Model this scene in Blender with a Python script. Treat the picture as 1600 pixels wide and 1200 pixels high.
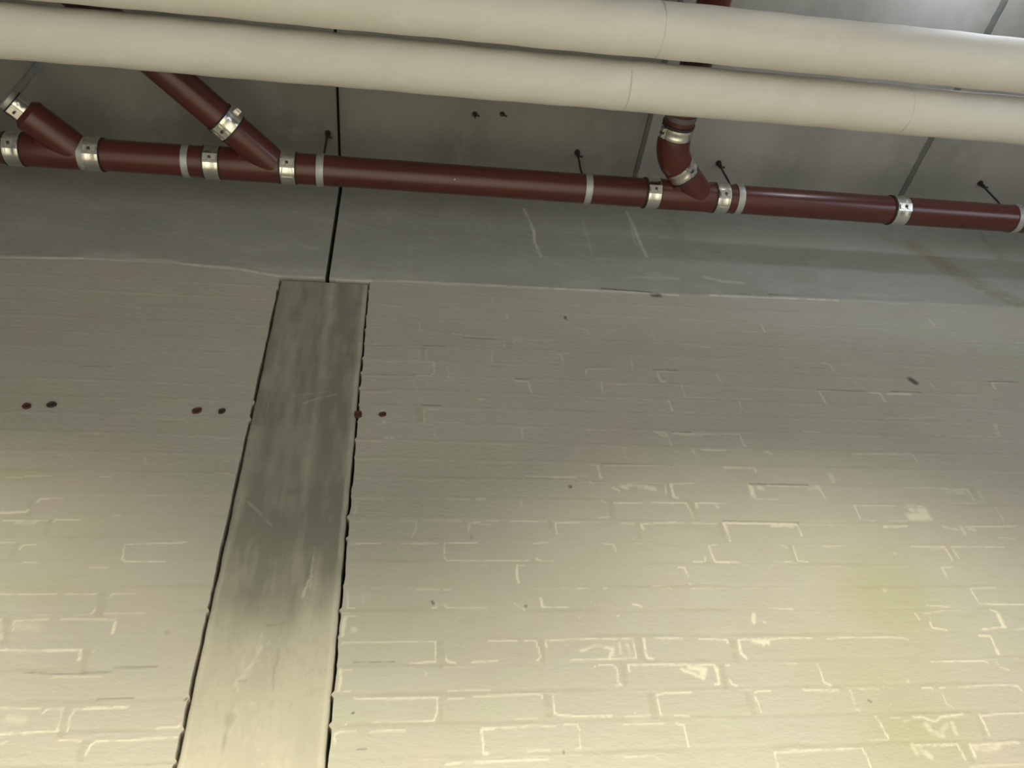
import bpy, bmesh, math, random
import numpy as np
from mathutils import Vector, Matrix

for o in list(bpy.data.objects):
    bpy.data.objects.remove(o, do_unlink=True)
S = bpy.context.scene
C = S.collection

# ------------------------------------------------------------------ camera
cam_d = bpy.data.cameras.new('camera')
cam = bpy.data.objects.new('camera', cam_d)
C.objects.link(cam)
S.camera = cam
F_PX = 1236.09
cam_d.sensor_fit = 'HORIZONTAL'
cam_d.sensor_width = 36.0
cam_d.lens = F_PX / 1600.0 * 36.0
cam_d.clip_start = 0.02
P, YAW, ROLL = math.radians(44.53825), math.radians(11.06399), math.radians(-5.79524)
fwd = Vector((math.sin(YAW)*math.cos(P), math.cos(YAW)*math.cos(P), math.sin(P)))
right = Vector((math.cos(YAW), -math.sin(YAW), 0))
up = right.cross(fwd)
r2 = right*math.cos(ROLL) + up*math.sin(ROLL)
u2 = -right*math.sin(ROLL) + up*math.cos(ROLL)
m = Matrix((r2, u2, -fwd)).transposed().to_4x4()
cam.matrix_world = m

# ------------------------------------------------------------------ light
S.view_settings.view_transform = 'Standard'
S.view_settings.look = 'None'
S.view_settings.gamma = 1.0
S.view_settings.use_curve_mapping = False
S.view_settings.exposure = 0.0

w = bpy.data.worlds.new('garage_air')
S.world = w
w.use_nodes = True
w.node_tree.nodes['Background'].inputs['Color'].default_value = (.97, .985, 1.0, 1)
w.node_tree.nodes['Background'].inputs['Strength'].default_value = 0.12

def look(o, d):
    o.rotation_euler = Vector(d).to_track_quat('-Z', 'Y').to_euler()

def spot(name, loc, power, half, blend, radius, color, d=(0, 0, -1)):
    l = bpy.data.lights.new(name, 'SPOT')
    l.energy = power; l.spot_size = math.radians(half*2); l.spot_blend = blend
    l.shadow_soft_size = radius; l.color = color
    o = bpy.data.objects.new(name, l); C.objects.link(o); o.location = loc
    look(o, d)
    return o

def area(name, loc, power, sx, sy, color, d=(0, 0, -1)):
    l = bpy.data.lights.new(name, 'AREA')
    l.shape = 'RECTANGLE'; l.size = sx; l.size_y = sy; l.energy = power; l.color = color
    o = bpy.data.objects.new(name, l); C.objects.link(o); o.location = loc
    look(o, d)
    return o

CEIL = 2.914
WARM = (1.0, .93, .70)
BOUNCE = (1.0, .975, .94)
# shielded downlights in front of the wall: the scallops on the brick
spot('downlight_right', (1.15, .1, 2.80), 1060, 56, 1.0, .09, WARM)
spot('downlight_left', (-1.45, .1, 2.80), 1050, 56, 1.0, .09, WARM)
spot('low_wall_fill', (-.15, -1.0, 2.84), 2900, 56, .7, .10, WARM)  # added unseen spot, brightens the low wall between the scallops
# unseen spots added behind the camera, for bounce light off the floor
for lx in (-2.2, .4, 3.0):
    for ly in (-1.6, -4.0):
        spot('floor_bounce_spot', (lx, ly, 2.84), 330, 58, .8, .10, BOUNCE)
# a bare cool lamp under the ceiling, just above the right part of the frame
pl = bpy.data.lights.new('bare_lamp', 'POINT'); pl.energy = 8.5; pl.shadow_soft_size = .06; pl.color = (.84, .90, 1.0)
po = bpy.data.objects.new('bare_lamp', pl); C.objects.link(po); po.location = (1.95, .56, 2.72)

# added cool fill, unseen at the right, lifting the pipes and wall there
area('cool_side_fill', (4.7, -1.6, .6), 66, 2.6, 1.8, (.80, .90, 1.0), (-1, .35, .25))

# ------------------------------------------------------------------ noise in numpy
def _hash(ix, iz, seed):
    h = (ix.astype(np.int64)*374761393 + iz.astype(np.int64)*668265263 + seed*982451653) & 0xffffffff
    h = ((h ^ (h >> 13))*1274126177) & 0xffffffff
    h = h ^ (h >> 16)
    return (h & 0xffff)/65535.0

def vnoise(x, z, seed=0):
    ix, iz = np.floor(x), np.floor(z)
    fx, fz = x-ix, z-iz
    fx = fx*fx*(3-2*fx); fz = fz*fz*(3-2*fz)
    a = _hash(ix, iz, seed); b = _hash(ix+1, iz, seed)
    c = _hash(ix, iz+1, seed); d = _hash(ix+1, iz+1, seed)
    return (a*(1-fx)+b*fx)*(1-fz) + (c*(1-fx)+d*fx)*fz

def fbm(x, z, seed=0, octv=3):
    s = 0; a = .5; t = 0
    for i in range(octv):
        s = s + a*vnoise(x*2**i, z*2**i, seed+i*17); t += a; a *= .5
    return s/t

# ------------------------------------------------------------------ materials
def new_mat(name):
    m = bpy.data.materials.new(name); m.use_nodes = True
    nt = m.node_tree
    b = nt.nodes['Principled BSDF']
    return m, nt, b

def N(nt, typ, **kw):
    n = nt.nodes.new(typ)
    for k, v in kw.items(): setattr(n, k, v)
    return n

def mixc(nt, fac, a, b, blend='MIX'):
    n = N(nt, 'ShaderNodeMix', data_type='RGBA', blend_type=blend)
    for sock, v in ((n.inputs['Factor'], fac), (n.inputs['A'], a), (n.inputs['B'], b)):
        # RGBA sockets share names with the float ones: pick by type below
        pass
    fs = [s for s in n.inputs if s.name == 'Factor' and s.type == 'VALUE'][0]
    as_ = [s for s in n.inputs if s.name == 'A' and s.type == 'RGBA'][0]
    bs = [s for s in n.inputs if s.name == 'B' and s.type == 'RGBA'][0]
    for s, v in ((fs, fac), (as_, a), (bs, b)):
        if hasattr(v, 'is_output'): nt.links.new(v, s)
        elif s.type == 'RGBA': s.default_value = (*v, 1)
        else: s.default_value = v
    return [s for s in n.outputs if s.type == 'RGBA'][0]

def noise_tex(nt, scale, detail=3, rough=.5, stretch=(1, 1, 1)):
    tc = N(nt, 'ShaderNodeTexCoord'); mp = N(nt, 'ShaderNodeMapping')
    mp.inputs['Scale'].default_value = stretch
    t = N(nt, 'ShaderNodeTexNoise')
    t.inputs['Scale'].default_value = scale; t.inputs['Detail'].default_value = detail
    t.inputs['Roughness'].default_value = rough
    nt.links.new(tc.outputs['Object'], mp.inputs['Vector']); nt.links.new(mp.outputs['Vector'], t.inputs['Vector'])
    return t.outputs['Fac']

def ramp(nt, src, lo, hi):
    r = N(nt, 'ShaderNodeMapRange'); r.inputs['From Min'].default_value = lo; r.inputs['From Max'].default_value = hi
    nt.links.new(src, r.inputs['Value'])
    return r.outputs['Result']

def attr(nt, name, mul=1.0):
    a = N(nt, 'ShaderNodeAttribute', attribute_name=name)
    if mul == 1.0: return a.outputs['Fac']
    m = N(nt, 'ShaderNodeMath', operation='MULTIPLY'); m.inputs[1].default_value = mul
    nt.links.new(a.outputs['Fac'], m.inputs[0]); return m.outputs[0]

def bump(nt, b, src, dist, strength=1.0):
    n = N(nt, 'ShaderNodeBump'); n.inputs['Distance'].default_value = dist; n.inputs['Strength'].default_value = strength
    nt.links.new(src, n.inputs['Height']); nt.links.new(n.outputs['Normal'], b.inputs['Normal'])

def surface(name, base, rough=.8, tints=(), attrs=(), bumps=None, metal=0.0, coat=0.0):
    """base colour, noise tints (colour, scale, lo, hi, stretch), attribute tints (attr, colour, strength)"""
    m, nt, b = new_mat(name)
    col = base
    for c, sc, lo, hi, st in tints:
        col = mixc(nt, ramp(nt, noise_tex(nt, sc, 4, .55, st), lo, hi), col, c)
    for a, c, k in attrs:
        col = mixc(nt, attr(nt, a, k), col, c)
    if hasattr(col, 'is_output'): nt.links.new(col, b.inputs['Base Color'])
    else: b.inputs['Base Color'].default_value = (*col, 1)
    b.inputs['Roughness'].default_value = rough; b.inputs['Metallic'].default_value = metal
    b.inputs['Coat Weight'].default_value = coat
    if bumps:
        sc, dist, st = bumps
        bump(nt, b, noise_tex(nt, sc, 5, .6, st), dist)
    return m

I3 = (1, 1, 1)
CREAM = (.41, .393, .338)
MAT = {}
MAT['painted_brick'] = surface('painted_brick', CREAM, .75,
    tints=[((.375, .355, .30), 2.2, .45, .75, I3), ((.43, .375, .33), 3.1, .5, .8, I3), ((.395, .40, .31), 2.6, .55, .8, (1, 1, 1.7)), ((.37, .35, .285), 26, .55, .85, (.35, 1, 1.6))],
    attrs=[('mortar', (.345, .325, .25), .55), ('olive', (.34, .335, .18), .75), ('residue', (.66, .62, .50), .9), ('dark', (.035, .03, .025), .9)],
    bumps=(95, .0018, (.45, 1, 1)))
MAT['column_concrete'] = surface('column_concrete', (.43, .405, .325), .8,
    tints=[((.36, .34, .275), 9, .45, .75, (1, 1, .35)), ((.385, .36, .29), 70, .5, .7, (1, 1, .6)), ((.47, .44, .37), 30, .6, .85, (1, 1, .5))],
    attrs=[('stain', (.175, .172, .14), .92), ('residue', (.62, .59, .49), .6), ('dark', (.12, .11, .08), .8)],
    bumps=(60, .0012, (1, 1, .4)))
MAT['beam_concrete'] = surface('beam_concrete', (.315, .315, .29), .8,
    tints=[((.29, .29, .255), 4, .4, .7, I3), ((.36, .355, .345), 7, .55, .8, (1, 1, 2))],
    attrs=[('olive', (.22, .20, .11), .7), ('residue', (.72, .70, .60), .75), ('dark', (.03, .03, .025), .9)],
    bumps=(50, .0015, (.5, 1, 1)))
MAT['ceiling_concrete'] = surface('ceiling_concrete', (.21, .207, .183), .85,
    tints=[((.15, .147, .128), 3, .45, .7, (1, .35, 1)), ((.24, .235, .215), 8, .55, .8, I3)],
    bumps=(40, .0015, I3))
MAT['pale_plank'] = surface('pale_plank', (.31, .305, .29), .85,
    tints=[((.24, .24, .22), 3, .45, .7, (1, .35, 1)), ((.33, .33, .315), 8, .55, .8, I3)],
    bumps=(40, .0015, I3))
MAT['joint_filler'] = surface('joint_filler', (.12, .125, .115), .9, bumps=(120, .002, I3))
MAT['dark_void'] = surface('dark_void', (.02, .018, .014), .95)
MAT['floor_concrete'] = surface('floor_concrete', (.23, .228, .22), .6, tints=[((.19, .187, .18), 1.5, .4, .7, I3)])
MAT['red_iron'] = surface('red_iron', (.080, .019, .014), .30,
    tints=[((.062, .017, .013), 6, .45, .7, (.3, 1, 1)), ((.11, .035, .026), 55, .68, .85, I3)], bumps=(35, .0005, (.4, 1, 1)))
MAT['grey_iron'] = surface('grey_iron', (.10, .09, .09), .45)
MAT['jacket'] = surface('insulation_jacket', (.57, .55, .51), .7,
    tints=[((.52, .49, .44), 3, .45, .75, (.4, 1, 1)), ((.61, .60, .57), 9, .6, .85, I3)], bumps=(45, .0012, (.4, 1, 1)))
MAT['jacket_seam'] = surface('jacket_seam', (.46, .445, .40), .8)
MAT['steel'] = surface('stainless_steel', (.78, .76, .70), .24, metal=1.0, bumps=(30, .0012, (3, .5, .5)))
MAT['galvanised'] = surface('galvanised_steel', (.42, .42, .41), .5, metal=.55, tints=[((.32, .32, .32), 40, .4, .7, I3)])
MAT['rubber'] = surface('black_rubber', (.02, .02, .019), .6)
MAT['dark_steel'] = surface('dark_steel', (.05, .045, .04), .5, metal=.6)
MAT['rust'] = surface('rust', (.085, .034, .022), .9, tints=[((.05, .02, .015), 160, .4, .6, I3)], bumps=(300, .001, I3))
MAT['dark_plug'] = surface('dark_plug', (.035, .032, .022), .9, bumps=(300, .001, I3))
MAT['paint_fleck'] = surface('paint_fleck', (.75, .72, .62), .6)

# ------------------------------------------------------------------ object helpers
def link_mesh(name, me, mat, parent=None):
    o = bpy.data.objects.new(name, me); C.objects.link(o)
    if mat: me.materials.append(mat)
    if parent: o.parent = parent
    return o

def from_bm(name, bm, mat, parent=None, smooth=True, loc=None):
    me = bpy.data.meshes.new(name)
    bm.normal_update()
    bm.to_mesh(me); bm.free()
    if smooth:
        me.shade_smooth()
        me.set_sharp_from_angle(angle=math.radians(35))
    o = link_mesh(name, me, mat, parent)
    if loc: o.location = loc
    return o

def tag(o, label, cat, group=None):
    o['label'] = label; o['category'] = cat
    if group: o['group'] = group
    return o

def thing(name, label, cat, loc=(0, 0, 0), group=None):
    o = bpy.data.objects.new(name, None); C.objects.link(o); o.location = loc
    o.empty_display_size = .05
    return tag(o, label, cat, group)

def struct(o):
    o['kind'] = 'structure'; return o

def frame(d):
    d = Vector(d).normalized()
    a = Vector((0, 0, 1)) if abs(d.z) < .9 else Vector((1, 0, 0))
    u = d.cross(a).normalized(); v = d.cross(u).normalized()
    return d, u, v

def add_lathe(bm, p0, d, prof, seg=40, caps=True):
    """prof: list of (distance along d, radius)"""
    d, u, v = frame(d); p0 = Vector(p0); rings = []
    for t, r in prof:
        rings.append([bm.verts.new(p0+d*t+u*(r*math.cos(2*math.pi*k/seg))+v*(r*math.sin(2*math.pi*k/seg))) for k in range(seg)])
    for a, b in zip(rings, rings[1:]):
        for k in range(seg):
            bm.faces.new((a[k], a[(k+1) % seg], b[(k+1) % seg], b[k]))
    if caps:
        bm.faces.new(list(reversed(rings[0]))); bm.faces.new(rings[-1])

def add_tube_path(bm, pts, rad, seg=32, caps=True):
    pts = [Vector(p) for p in pts]; rings = []
    rads = rad if isinstance(rad, (list, tuple)) else [rad]*len(pts)
    d0 = (pts[1]-pts[0]).normalized(); _, u, v = frame(d0)
    prev = d0
    for i, p in enumerate(pts):
        if i == 0: d = d0
        elif i == len(pts)-1: d = (pts[i]-pts[i-1]).normalized()
        else: d = ((pts[i+1]-pts[i]).normalized()+(pts[i]-pts[i-1]).normalized()).normalized()
        q = prev.rotation_difference(d); u = q @ u; v = q @ v; prev = d
        rings.append([bm.verts.new(p+u*(rads[i]*math.cos(2*math.pi*k/seg))+v*(rads[i]*math.sin(2*math.pi*k/seg))) for k in range(seg)])
    for a, b in zip(rings, rings[1:]):
        for k in range(seg):
            bm.faces.new((a[k], a[(k+1) % seg], b[(k+1) % seg], b[k]))
    if caps:
        bm.faces.new(list(reversed(rings[0]))); bm.faces.new(rings[-1])

def add_box(bm, c, s, M3=None, bev=0.0):
    r = bmesh.ops.create_cube(bm, size=1.0)
    vs = r['verts']
    for v in vs:
        q = Vector((v.co.x*s[0], v.co.y*s[1], v.co.z*s[2]))
        if M3: q = M3 @ q
        v.co = q + Vector(c)
    if bev:
        es = list({e for v in vs for e in v.link_edges})
        bmesh.ops.bevel(bm, geom=es, offset=bev, segments=2, affect='EDGES')

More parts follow.
